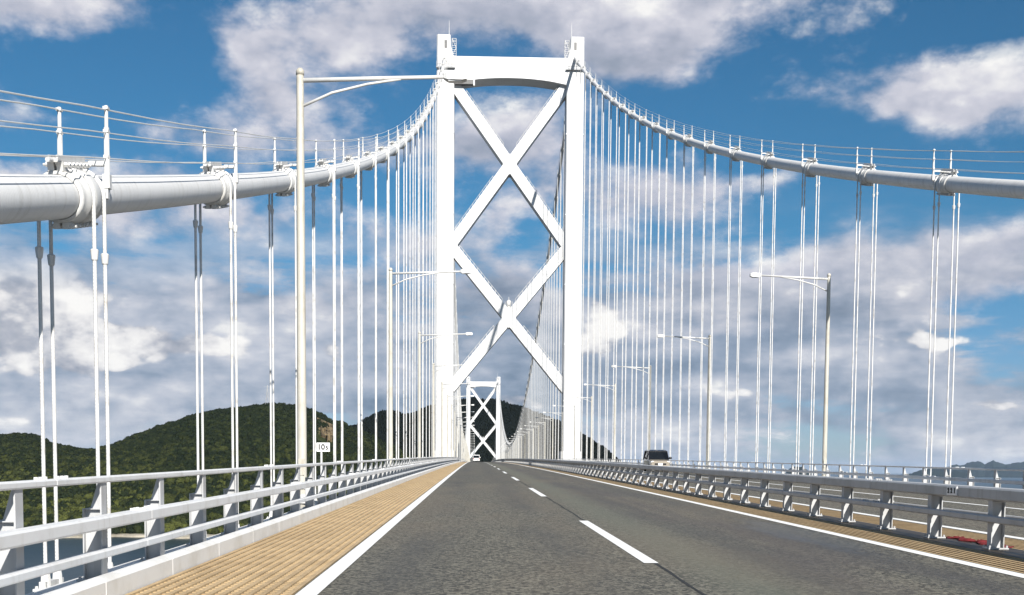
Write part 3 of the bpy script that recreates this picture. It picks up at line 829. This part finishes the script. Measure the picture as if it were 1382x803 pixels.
def suspender(x, y, label, group, level):
    z = zc(y); t = thing('suspender', label, 'hanger rope', (x, y, z), group)
    a = ctan(y); zb = zr(y) - .93 - z
    band = place(bm_near if level < 2 else bm_far, 'band', t, rot=(a, 0, 0))
    if level < 2:
        place(fl_up, 'flange', band); place(fl_dn, 'flange', band)
        place(bu, 'rope_bracket', band)
    r = (.031, .034, .040)[level] if level < 3 else .056
    for s_ in (-1, 1):
        for dy in ((-.25, .25) if level < 3 else (0.0,)):
            b = MB(); pts = []
            if level < 2:
                for k in range(7):
                    q = math.pi / 2 * k / 6; rr = .420
                    pts.append((s_ * rr * math.sin(q), dy, rr * math.cos(q) + math.tan(a) * dy))
            else: pts.append((s_ * .42, dy, 0))
            pts += [(s_ * .42, dy, -.8), (s_ * .42, dy, zb + .3)]
            b.tube(pts, r, 8 if level < 2 else 5, caps=False)
            rp = b.build('rope', M['rope'], t, smooth=True)
            if level < 2: place(sm, 'socket', rp, (s_ * .42, dy, -.93 + .05 * dy * s_))
        if level < 3: place(am, 'anchor', t, (s_ * .42, 0, zb - .10))
        place(pm[s_], 'post', t, (0, .58 + .06 * s_ * (1 if x > 0 else -1), math.tan(a) * .58))

for x, side in ((-13, 'left'), (13, 'right')):
    n = 0
    y = 18.4 if x < 0 else 48.4
    while y < 235:
        n += 1
        lab = 'white clamp with four hanger ropes on the %s cable, %s set %s' % (side, ordinal(n), 'from the camera')
        if x < 0 and n == 1: lab = 'nearest cable clamp and hanger ropes, at the left edge of the picture'
        suspender(x, y, lab, 'hanger ropes between the camera and the near tower', 0 if y < 60 else 1)
        y += 10.0
    n = 0; y = Y_TOWER + 10
    while y < Y_TOWER2 - 6:
        n += 1
        suspender(x, y, 'thin hanger ropes on the %s cable, %s set beyond the near tower' % (side, ordinal(n)), 'hanger ropes beyond the near tower', 2 if y < 330 else 3)
        y += 10.0

# ------------------------------------------------------------------ street lamps
def lamp_meshes(s_):
    """pole at x=0, arm reaching towards the road (-s_ direction)"""
    d = -s_
    p = MB(); p.tube([(0, 0, -.95), (0, 0, .45), (0, 0, 10.05), (0, 0, 10.16)], [.125, .118, .088, .088], 12)
    p.tube([(0, 0, 10.14), (0, 0, 10.24), (0, 0, 10.30)], [.098, .098, .05], 12)
    p.box(-.15, .15, -.15, .15, -.98, -.94)
    c = MB(); c.box(-.17, .17, -.17, .17, -.06, .02)
    x0, x1 = sorted((-.45 * s_, -.10 * s_)); c.box(x0, x1, -.12, .12, -.30, .00)
    for z in (.10, .34): c.tube([(0, 0, z - .05), (0, 0, z + .05)], .150, 10)
    a = MB(); a.tube([(d * .05, 0, 10.02), (d * 1.7, 0, 10.09), (d * 3.46, 0, 10.16)], [.056, .050, .042], 10)
    a.tube([(d * .06, 0, 9.42), (d * .75, 0, 9.74), (d * 1.6, 0, 9.96), (d * 2.4, 0, 10.09)], [.036, .034, .032, .030], 8)
    h = MB(); xs = (3.42, 3.50, 3.86, 3.97)
    vv = []; prof = [(.06, .05), (.12, .09), (.14, .105), (.11, .07)]
    for (w_, h_), xx in zip(prof, xs):
        vv += [(d * xx, -w_, 10.17 - h_), (d * xx, w_, 10.17 - h_), (d * xx, w_ * .8, 10.17 + h_), (d * xx, -w_ * .8, 10.17 + h_)]
    ff = [(0, 1, 2, 3), (15, 14, 13, 12)]
    for i in range(3):
        for k in range(4): ff.append((i * 4 + k, (i + 1) * 4 + k, (i + 1) * 4 + (k + 1) % 4, i * 4 + (k + 1) % 4))
    if d > 0: ff = [tuple(reversed(f)) for f in ff]
    h.add(vv, [tuple(reversed(f)) for f in ff])
    l = MB(); x0, x1 = sorted((d * 3.53, d * 3.85)); l.box(x0, x1, -.095, .095, 10.048, 10.070)
    dr_ = MB(); dr_.box(-.07, .07, -.131, -.10, .62, 1.02)
    return dict(pole=p.mesh('pole', M['pole'], True), bracket=c.mesh('bracket', M['white']), arm=a.mesh('arm', M['white'], True), lamp_head=h.mesh('lamp_head', M['white']), lens=l.mesh('lens', M['lens']), hatch=dr_.mesh('hatch', M['pole']))
for s_, side in ((-1, 'left'), (1, 'right')):
    ms = lamp_meshes(s_); n = 0
    y = 28.2 if s_ < 0 else 57.6
    while y < 1000:
        n += 1
        lab = 'street lamp with bracket arm on the %s side, %s from the camera' % (side, ordinal(n))
        if s_ < 0 and n == 1: lab = 'tall cream street lamp in front, its arm reaching to the tower top'
        t = thing('street_lamp', lab, 'street lamp', (s_ * 10.92, y, zr(y) + 0.0), 'street lamps along the bridge')
        pole = place(ms['pole'], 'pole', t)
        place(ms['arm'], 'arm', t); hd_ = place(ms['lamp_head'], 'lamp_head', t)
        if y < 250:
            place(ms['bracket'], 'bracket', t); place(ms['lens'], 'lens', hd_); place(ms['hatch'], 'hatch', pole)
        y += 29.35

# ------------------------------------------------------------------ kilometre post, number plate, red cloth
def text_mesh(body, size, mat, depth=.004):
    cu = bpy.data.curves.new('txt', 'FONT'); cu.body = body; cu.size = size; cu.align_x = 'CENTER'; cu.align_y = 'CENTER'; cu.extrude = depth; cu.offset = size * .035
    o = bpy.data.objects.new('txt', cu); me = bpy.data.meshes.new_from_object(o)
    bpy.data.objects.remove(o); me.materials.clear(); me.materials.append(mat); return me
ys = 32.2
t = thing('distance_sign', 'small white sign reading 10 5 on a thin post behind the left parapet', 'sign', (-10.93, ys, zr(ys)))
b = MB(); b.box(-.185, .185, -.012, .0, 1.20, 1.45); bevel(b.build('board', M['signwhite'], t), .006)
place(text_mesh('10', .21, M['ink']), 'numeral', t, (-.055, -.017, 1.325), (R(90), 0, 0))
place(text_mesh('5', .15, M['ink']), 'numeral', t, (.105, -.017, 1.305), (R(90), 0, 0))
b = MB(); b.cyl((-.055, .03, -.70), (-.055, .03, 1.42), .030, 8); b.build('post', M['white'], t)

yp = 15.62
t = thing('number_plate', 'small grey number plate fixed to the centre barrier rail', 'plate', (-.134, yp, zr(yp)))
b = MB(); b.box(-.012, .0, -.165, .165, .655, .775); b.build('plate', M['plate'], t)
for k, ch_ in enumerate('221'):
    place(text_mesh(ch_, .10, M['ink']), 'numeral', t, (-.0165, .10 - k * .10, .715), (R(90), 0, R(-90)))

b = MB(); vv = []; ff = []; nu, nv = 40, 7
for i in range(nu + 1):
    for j in range(nv):
        u = i / nu; v = j / (nv - 1) - .5
        y = 14.75 + 1.85 * u; w_ = .07 + .03 * math.sin(u * 23) + .02 * math.sin(u * 51)
        x = .24 + v * 2 * w_ + .035 * math.sin(u * 17.0)
        z = zr(y) +   .010 + (.018 + .010 * math.sin(u * 31 + 1) + .02 * math.sin(u * 67)) * max(0, (1 - (2 * v) ** 2)) * min(1, 6 * u, 6 * (1 - u)) + .008 * math.sin(j * 2.1 + i)
        vv.append((x, y, z))
for i in range(nu):
    for j in range(nv - 1): ff.append((i * nv + j, i * nv + j + 1, (i + 1) * nv + j + 1, (i + 1) * nv + j))
b.add(vv, ff); rc = b.build('red_cloth', M['red'], smooth=True)
so = rc.modifiers.new('thick', 'SOLIDIFY'); so.thickness = .006
tag(rc, 'crumpled red cloth lying at the foot of the centre barrier', 'cloth')

# ------------------------------------------------------------------ vehicles
def loft(b, rings):
    """rings of equal length joined along the list, capped"""
    n = len(rings[0]); vv = [p for r_ in rings for p in r_]; ff = []
    for i in range(len(rings) - 1):
        for k in range(n): ff.append((i * n + k, i * n + (k + 1) % n, (i + 1) * n + (k + 1) % n, (i + 1) * n + k))
    ff.append(tuple(reversed(range(n)))); ff.append(tuple(range((len(rings) - 1) * n, len(rings) * n)))
    return b.add(vv, ff)
def ring(y, hw, z0, z1, top_in=0.0, r=.12):
    """rounded rectangular cross-section at y; clockwise seen from -y"""
    tw = hw - top_in; pts = []
    for cx, cz, a0, wv in ((hw - r, z0 + r, -90, 1), (tw - r, z1 - r, 0, 1), (-(tw - r), z1 - r, 90, 1), (-(hw - r), z0 + r, 180, 1)):
        for k in range(4):
            a = R(a0 + 30 * k); pts.append((cx + r * math.cos(a), y, cz + r * math.sin(a)))
    return pts
def wheel(t, x, y, r, name='wheel'):
    w_ = MB(); s_ = 1 if x > 0 else -1
    w_.tube([(x - s_ * .18, y, r), (x - s_ * .16, y, r), (x, y, r), (x + s_ * .015, y, r)], [r * .9, r, r, r * .9], 20)
    wh = w_.build('tyre', M['tyre'], t)
    q = MB(); q.cyl((x + s_ * .005, y, r), (x + s_ * .025, y, r), r * .62, 14); q.build('rim', M['alloy'], wh)
def car(label, cat, name, loc, rot, L, Wd, H, hood, body_mat, roof_mat, front_style):
    """front of the car points to -y"""
    t = thing(name, label, cat, loc); t.rotation_euler = rot
    hw = Wd / 2; belt = H * .56; b = MB(); gc = .20
    rings = [ring(-L / 2, hw * .86, gc + .12, hood * .82, .03), ring(-L / 2 + .10, hw * .96, gc, hood * .93, .03), ring(-L / 2 + .55, hw, gc, hood, .04),
             ring(-L / 2 + (1.0 if hood < belt + .2 else .8), hw, gc, belt + .02, .03), ring(0, hw, gc, belt + .02, .02), ring(L / 2 - .35, hw, gc, belt + .02, .02), ring(L / 2 - .06, hw * .98, gc + .03, belt, .02), ring(L / 2, hw * .92, gc + .10, belt - .08, .02)]
    b2 = loft(b, rings); bo = b2.build('body', body_mat, t)
    g0 = -L / 2 + (.72 if hood < belt else .55)
    gl = MB(); loft(gl, [ring(g0, hw * .93, belt - .12, belt + .03, .04, .05), ring(g0 + .55, hw * .95, belt - .12, H - .12, .10, .06), ring(g0 + .95, hw * .95, belt - .12, H - .05, .12, .06), ring(L / 2 - .45, hw * .95, belt - .12, H - .05, .12, .06), ring(L / 2 - .03, hw * .93, belt - .12, belt + .05, .06, .05)])
    gl.build('window_glass', M['glass'], t)
    rf = MB(); loft(rf, [ring(g0 + .50, hw * .84, H - .17, H - .08, .03, .03), ring(g0 + .85, hw * .86, H - .14, H, .05, .04), ring(L / 2 - .55, hw * .86, H - .14, H, .05, .04), ring(L / 2 - .30, hw * .84, H - .20, H - .05, .03, .03)])
    rf.build('roof', roof_mat, t)
    for s_ in (-1, 1):
        p = MB(); p.bar((s_ * hw * .925, g0 + .02, belt), (s_ * hw * .845, g0 + .56, H - .10), .06, .07); p.build('pillar', roof_mat, t)
        p = MB(); p.bar((s_ * hw * .95, 0.15, belt - .02), (s_ * hw * .875, .15, H - .09), .05, .10, up=(0, 1, 0)); p.build('pillar', roof_mat, t)
        p = MB(); p.bar((s_ * hw * .94, L / 2 - .06, belt - .02), (s_ * hw * .86, L / 2 - .42, H - .09), .07, .12); p.build('pillar', roof_mat, t)
        m_ = MB(); m_.sphere((s_ * (hw + .12), g0 + .32, belt + .10), .12, 10, 6, (1, .6, .85)); m_.build('wing_mirror', roof_mat, t)
        hl = MB(); hl.sphere((s_ * hw * .72, -L / 2 + .10, hood * .80), .14, 12, 8, (1.1, .55, .75)); hl.build('headlight', M['lens'], t)
        tl = MB(); tl.box(s_ * hw * .80 - .09, s_ * hw * .80 + .09, L / 2 - .05, L / 2 + .012, belt - .34, belt - .10); tl.build('tail_light', M['redlens'], t)
        for yy in (-L / 2 + .68, L / 2 - .68): wheel(t, s_ * (hw - .03), yy, .30)
        for yy in (-.35, .55):
            h_ = MB(); h_.box(s_ * (hw + .003) - .012, s_ * (hw + .003) + .012, yy, yy + .16, belt - .16, belt - .13); h_.build('door_handle', body_mat, t)
    q = MB(); q.box(-hw * .55, hw * .55, -L / 2 - .012, -L / 2 + .05, gc + .30, gc + .42); q.build('grille', M['black'], t)
    q = MB(); q.box(-hw * .75, hw * .75, -L / 2 + .004, -L / 2 + .08, gc + .10, gc + .24); q.build('air_intake', M['tyre'], t)
    for yy, nm in ((-L / 2 - .022, 'licence_plate'), (L / 2 + .002, 'licence_plate')):
        q = MB(); q.box(-.165, .165, yy, yy + .02, gc + (.26 if yy < 0 else .42), gc + (.42 if yy < 0 else .58)); q.build(nm, M['signwhite'], t)
    return t
yv = 86.0
car('boxy black-windowed minivan with a cream body coming along the opposite lanes', 'minivan', 'minivan', (6.9, yv, zr(yv)), (slope(yv), 0, 0), 3.6, 1.56, 1.62, .86, M['carcream'], M['black'], 1)
yc = 284.0
car('tiny white car driving away on the left lane under the far tower', 'car', 'white_car', (-6.45, yc, zr(yc)), (-slope(yc), 0, math.pi), 4.0, 1.70, 1.75, .95, M['carwhite'], M['carwhite'], 0)

# ------------------------------------------------------------------ land: wooded islands, shore, rock face, far mountains
def nz(x, y, s=1.0):
    return (math.sin(x * .011 * s + 1.3) * math.cos(y * .013 * s + .4) + .5 * math.sin(x * .027 * s + y * .021 * s) + .3 * math.cos(x * .05 * s - y * .043 * s)) / 1.8
def interp(tab, x):
    if x <= tab[0][0]: return tab[0][1]
    for (a, va), (c, vc) in zip(tab[:-1], tab[1:]):
        if x <= c:
            u = (x - a) / (c - a); u = u * u * (3 - 2 * u) * .5 + u * .5
            return va + (vc - va) * u
    return tab[-1][1]
def bearing_to(px, py, dist):
    """bearing tangent and height of the skyline seen along a pixel, at forward distance dist"""
    tx = (px - 641.3) / F_PX
    ty = (633.3 + .007 * (px - 641.3) - py) / F_PX
    return tx, CAM.z + ty * dist
def island(name, sky, dist, shore_d, back_d, step, tree_h, mat, rough=5.0, pxr=None):
    """height field over bearing x distance: shore, rise to the ridge, fall behind"""
    px0, px1 = pxr
    tab = sorted(sky)
    nb = int((px1 - px0) / step); nd = 26
    vv = []; ff = []; hs = {}
    for i in range(nb + 1):
        px = px0 + (px1 - px0) * i / nb
        py = interp(tab, px)
        tx, zt = bearing_to(px, py, dist)
        zt -= tree_h
        for j in range(nd + 1):
            u = j / nd
            dd = shore_d + (back_d - shore_d) * u
            ur = (dist - shore_d) / (back_d - shore_d)
            if u < ur: q = u / ur; prof = math.sin(q * math.pi / 2) ** .85
            else: q = (u - ur) / (1 - ur); prof = math.cos(q * math.pi / 2) ** .8 if q < 1 else 0
            x = CAM.x + tx * dd; y = dd
            z = SEA_Z - 2 + max(0.0, (zt - SEA_Z + 2)) * prof
            z += nz(x, y) * rough * min(1, prof * 3) * (0.0 if abs(u - ur) < .03 else 1.0)
            vv.append((x, y, z))
    n = nd + 1
    for i in range(nb):
        for j in range(nd): ff.append((i * n + j, (i + 1) * n + j, (i + 1) * n + j + 1, i * n + j + 1))
    b = MB(); b.add(vv, ff); o = b.build(name, mat, smooth=True); tag(o, kind='structure')
    return vv, nb, nd

SKY_A = [(-260, 600), (-120, 592), (0, 596), (30, 592), (52, 593), (85, 604), (130, 609), (160, 602), (200, 586), (240, 572), (270, 562), (300, 556), (330, 552), (350, 549), (372, 546), (400, 548), (418, 553), (432, 559), (448, 570), (462, 571), (470, 577), (490, 584), (520, 600), (560, 622)]
SKY_B = [(430, 600), (466, 582), (482, 579), (492, 571), (503, 566), (515, 560), (535, 560), (545, 564), (558, 562), (580, 552), (606, 546), (628, 542), (640, 540), (652, 543), (668, 542), (690, 549), (706, 553), (722, 560), (745, 569), (770, 580), (790, 592), (812, 606), (832, 622), (850, 640)]
VA, nbA, ndA = island('wooded_hill', SKY_A, 1450.0, 975.0, 1800.0, 6.0, 5.0, M['earth'], 5.0, (-260, 560))
VB, nbB, ndB = island('dark_hill', SKY_B, 1750.0, 1300.0, 2200.0, 6.0, 6.0, M['earth'], 5.0, (430, 850))

# rock face (old quarry) on the shoulder of the left hill
b = MB(); vv = []; ff = []; nu, nv = 14, 10
for i in range(nu + 1):
    for j in range(nv + 1):
        px = 429.5 + 21 * i / nu; py = 564 + .45 * (px - 429.5) * (1 - j / nv) + (588 - 564) * j / nv
        dd = 1290 - 70 * j / nv + random.uniform(-5, 5) - (8 if (i in (4, 9)) else 0)
        tx, z = bearing_to(px, py, dd); vv.append((CAM.x + tx * dd, dd, z))
n = nv + 1
for i in range(nu):
    for j in range(nv): ff.append((i * n + j, i * n + j + 1, (i + 1) * n + j + 1, (i + 1) * n + j))
b.add(vv, ff); rk = b.build('rock_face', M['rock']); tag(rk, kind='structure')
so = rk.modifiers.new('thick', 'SOLIDIFY'); so.thickness = 90; so.offset = -1

# shore: pale band of rocks and a low sea wall along the waterline
b = MB(); pts = []
for i in range(70):
    px = -200 + i * 10; tx = (px - 641) / F_PX; dd = 968 + 10 * math.sin(i * .37) + 5 * math.sin(i * 1.1)
    pts.append((CAM.x + tx * dd, dd))
vv = []; ff = []
for x, y in pts: vv += [(x, y, SEA_Z - 1), (x, y + 1.5, SEA_Z + 1.6), (x, y + 7, SEA_Z + 2.4), (x, y + 20, SEA_Z + 2.6)]
for i in range(len(pts) - 1):
    for k in range(3): ff.append((i * 4 + k, (i + 1) * 4 + k, (i + 1) * 4 + k + 1, i * 4 + k + 1))
b.add(vv, ff); tag(b.build('shore', M['shore']), kind='structure')

# forest: crowns spread over the two hills by geometry nodes
def crown_mesh(name, mat, seed, conifer):
    rnd = random.Random(seed); b = MB()
    # inner volume of a few lumps and an outer shell of leaf clumps
    lumps = [(rnd.uniform(-.45, .45), rnd.uniform(-.45, .45), rnd.uniform(.15, .75), rnd.uniform(.38, .62)) for _ in range(7)]
    lumps[0] = (0, 0, .45, .72)
    if conifer: lumps = [(rnd.uniform(-.12, .12) * (1 - k / 7), rnd.uniform(-.12, .12), .15 + .17 * k, .62 - .085 * k) for k in range(7)]
    for x, y, z, r_ in lumps: b.sphere((x, y, z), r_ * .86, 8, 5, (1, 1, .85))
    for _ in range(300):
        x, y, z, r_ = rnd.choice(lumps); 
        d = Vector((rnd.gauss(0, 1), rnd.gauss(0, 1), rnd.gauss(.35, 1))).normalized()
        c_ = Vector((x, y, z)) + Vector((d.x, d.y, d.z * .85)) * r_ * rnd.uniform(.86, 1.06)
        u = d.orthogonal().normalized(); v = d.cross(u); an = rnd.uniform(0, 6.28); u, v = u * math.cos(an) + v * math.sin(an), v * math.cos(an) - u * math.sin(an)
        s_ = rnd.uniform(.09, .19); w_ = d * rnd.uniform(-.06, .10)
        b.add([c_ - u * s_, c_ - v * s_ * .8 + w_, c_ + u * s_ * 1.1, c_ + v * s_ * .8 + w_], [(0, 1, 2, 3)])
    return b.mesh(name, mat)
def crown_collection(name, mat, conifer, n=5):
    c_ = bpy.data.collections.new(name)
    for k in range(n):
        o = bpy.data.objects.new('tree_crown', crown_mesh('tree_crown', mat, 11 + k + (50 if conifer else 0), conifer)); c_.objects.link(o)
    return c_
def forest(name, label, pts, coll):
    me = bpy.data.meshes.new(name); me.from_pydata([p[0] for p in pts], [], [])
    at = me.attributes.new('crown_scale', 'FLOAT_VECTOR', 'POINT'); at.data.foreach_set('vector', [q for p in pts for q in p[1]])
    ar = me.attributes.new('crown_turn', 'FLOAT', 'POINT'); ar.data.foreach_set('value', [p[2] for p in pts])
    o = bpy.data.objects.new(name, me); col.objects.link(o); tag(o, label, 'forest', kind='stuff')
    ng = bpy.data.node_groups.new(name, 'GeometryNodeTree')
    ng.interface.new_socket('Geometry', in_out='INPUT', socket_type='NodeSocketGeometry'); ng.interface.new_socket('Geometry', in_out='OUTPUT', socket_type='NodeSocketGeometry')
    N = ng.nodes; Lk = ng.links
    gi = N.new('NodeGroupInput'); go = N.new('NodeGroupOutput'); ip = N.new('GeometryNodeInstanceOnPoints'); ci = N.new('GeometryNodeCollectionInfo')
    ci.inputs['Collection'].default_value = coll; ci.inputs['Separate Children'].default_value = True; ci.inputs['Reset Children'].default_value = True
    ip.inputs['Pick Instance'].default_value = True
    rv = N.new('FunctionNodeRandomValue'); rv.data_type = 'INT'
    for s_ in rv.inputs:
        if s_.type == 'INT' and s_.name == 'Max': s_.default_value = 4
        if s_.type == 'INT' and s_.name == 'Min': s_.default_value = 0
    na = N.new('GeometryNodeInputNamedAttribute'); na.data_type = 'FLOAT_VECTOR'; na.inputs['Name'].default_value = 'crown_scale'
    nr = N.new('GeometryNodeInputNamedAttribute'); nr.data_type = 'FLOAT'; nr.inputs['Name'].default_value = 'crown_turn'
    cx = N.new('ShaderNodeCombineXYZ'); er = N.new('FunctionNodeEulerToRotation')
    Lk.new(nr.outputs['Attribute'], cx.inputs['Z']); Lk.new(cx.outputs[0], er.inputs[0]); Lk.new(er.outputs[0], ip.inputs['Rotation'])
    Lk.new(gi.outputs[0], ip.inputs['Points']); Lk.new(ci.outputs[0], ip.inputs['Instance'])
    out_i = [s_ for s_ in rv.outputs if s_.type == 'INT'][0]; Lk.new(out_i, ip.inputs['Instance Index']); Lk.new(na.outputs['Attribute'], ip.inputs['Scale'])
    Lk.new(ip.outputs[0], go.inputs[0])
    md = o.modifiers.new('scatter', 'NODES'); md.node_group = ng
    return o
def scatter(V, nb, nd, ur, count, seed, hmin, hmax, skip=None):
    rnd = random.Random(seed); pts = []; n = nd + 1
    jmax = min(nd - 1, int(ur * nd) + 3)
    cells = []
    for i in range(nb):
        for j in range(jmax):
            a, c_, d = Vector(V[i * n + j]), Vector(V[(i + 1) * n + j]), Vector(V[i * n + j + 1]); cells.append(((c_ - a).cross(d - a).length, i, j))
    tot = sum(q[0] for q in cells)
    for ar, i, j in cells:
        k = ar / tot * count; k = int(k) + (1 if rnd.random() < k - int(k) else 0)
        for _ in range(k):
            u, v = rnd.random(), rnd.random()
            a, b_, c_, d = (Vector(V[i * n + j]), Vector(V[(i + 1) * n + j]), Vector(V[i * n + j + 1]), Vector(V[(i + 1) * n + j + 1]))
            p = a.lerp(b_, u).lerp(c_.lerp(d, u), v)
            if p.z < SEA_Z + 2: continue
            if skip and skip(p): continue
            h = rnd.uniform(hmin, hmax); w_ = h * rnd.uniform(.50, .75)
            pts.append(((p.x, p.y, p.z - h * .15), (w_, w_, h * .85), rnd.uniform(0, 6.28)))
    return pts
def in_quarry(p):
    px = 641.3 + (p.x - CAM.x) / p.y * F_PX; py = 633.3 + .007 * (px - 641) - (p.z + 9 - CAM.z) / p.y * F_PX
    return 426 < px < 453 and 566 + .45 * (px - 429.5) < py < 592 and 1000 < p.y < 1400
ptsA = scatter(VA, nbA, ndA, .576, 26000, 3, 3.8, 10.0, in_quarry)
broad = crown_collection('broadleaf crowns', M['leaf'], False); cloud_shaded = crown_collection('cloud-shaded crowns', M['cloud_shaded'], True)
forest('forest', 'green broadleaf forest covering the left hill down to the shore', ptsA, broad)
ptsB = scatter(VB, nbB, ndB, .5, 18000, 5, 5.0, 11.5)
forest('forest', 'dark forest covering the hill behind the far tower', ptsB, cloud_shaded)

# far blue mountains and small islands across the water to the right
def ridge(name, sky, dist, depth, pxr, rough, seed):
    rnd = random.Random(seed); tab = sorted(sky); n = int((pxr[1] - pxr[0]) / 2); vv = []; ff = []
    for i in range(n + 1):
        px = pxr[0] + (pxr[1] - pxr[0]) * i / n; py = interp(tab, px)
        jag = rough * (math.sin(px * .9 + seed) + math.sin(px * .37) * 1.3 + rnd.uniform(-.8, .8))
        for dd, fz in ((dist - depth, 0.0), (dist - depth * .55, .42), (dist - depth * .25, .78), (dist, 1.0), (dist + depth * .5, .5), (dist + depth, 0.0)):
            tx, zt = bearing_to(px, py, dist)
            z = SEA_Z - 4 + (zt - SEA_Z + 4) * fz + (jag * (1 if 0 < fz else 0)) * (1 + .8 * math.sin(px * .5 + dd * .004))
            vv.append((CAM.x + tx * dd, dd, z))
    for i in range(n):
        for k in range(5): ff.append((i * 6 + k, (i + 1) * 6 + k, (i + 1) * 6 + k + 1, i * 6 + k + 1))
    b = MB(); b.add(vv, ff); tag(b.build(name, M['farhill'], smooth=True), kind='structure')
ridge('far_mountains', [(1262, 640), (1272, 634), (1287, 629), (1295, 627), (1306, 627.5), (1320, 622.5), (1330, 623), (1336, 626), (1348, 621.5), (1356, 624), (1364, 627), (1382, 624), (1420, 616), (1480, 622), (1560, 640)], 17000, 2600, (1262, 1560), 2.6, 2)
ridge('far_island', [(1228, 640), (1240, 637), (1253, 633), (1268, 632), (1290, 634), (1320, 640)], 12500, 900, (1228, 1320), 1.8, 4)
ridge('far_island', [(1062, 638.5), (1068, 632), (1076, 629.5), (1085, 630), (1092, 634), (1098, 638.5)], 9500, 330, (1062, 1098), 1.1, 6)

# lattice pylon on the skyline of the left hill
tx, zt = bearing_to(364, 545, 1440); px_, py_ = CAM.x + tx * 1440, 1440
t = thing('power_pylon', 'thin lattice power pylon on top of the left hill', 'pylon', (px_, py_, zt - 4))
b = MB()
lv = [(0, 2.6), (8, 1.7), (15, 1.0), (22, .45), (26, .2)]
for (z0, w0), (z1, w1) in zip(lv[:-1], lv[1:]):
    for sx_ in (-1, 1):
        for sy_ in (-1, 1): b.cyl((sx_ * w0, sy_ * w0, z0), (sx_ * w1, sy_ * w1, z1), .22, 4)
        b.cyl((sx_ * w0, -w0, z0), (-sx_ * w1, -w1, z1), .16, 4)
b.build('mast', M['dull'], t)
b = MB()
for z in (16, 20, 24): b.bar((-4.2, 0, z), (4.2, 0, z), .3, .3)
b.build('cross_arm', M['dull'], t)

# ------------------------------------------------------------------ haze: thin sea air round the whole scene
def haze(density):
    b = MB(); b.box(-45200, 45200, -3200, 45200, SEA_Z - 1.0, 330.0)
    o = b.build('haze', None); tag(o, kind='stuff')
    m = bpy.data.materials.new('sea_air'); m.use_nodes = True; t = NT(m.node_tree); t.n.clear()
    out = t.node('ShaderNodeOutputMaterial'); pv = t.node('ShaderNodeVolumePrincipled')
    pv.inputs['Color'].default_value = (.55, .74, 1.0, 1.0); pv.inputs['Density'].default_value = density
    t.l.new(pv.outputs[0], out.inputs['Volume']); o.data.materials.append(m)
haze(1.6e-5)
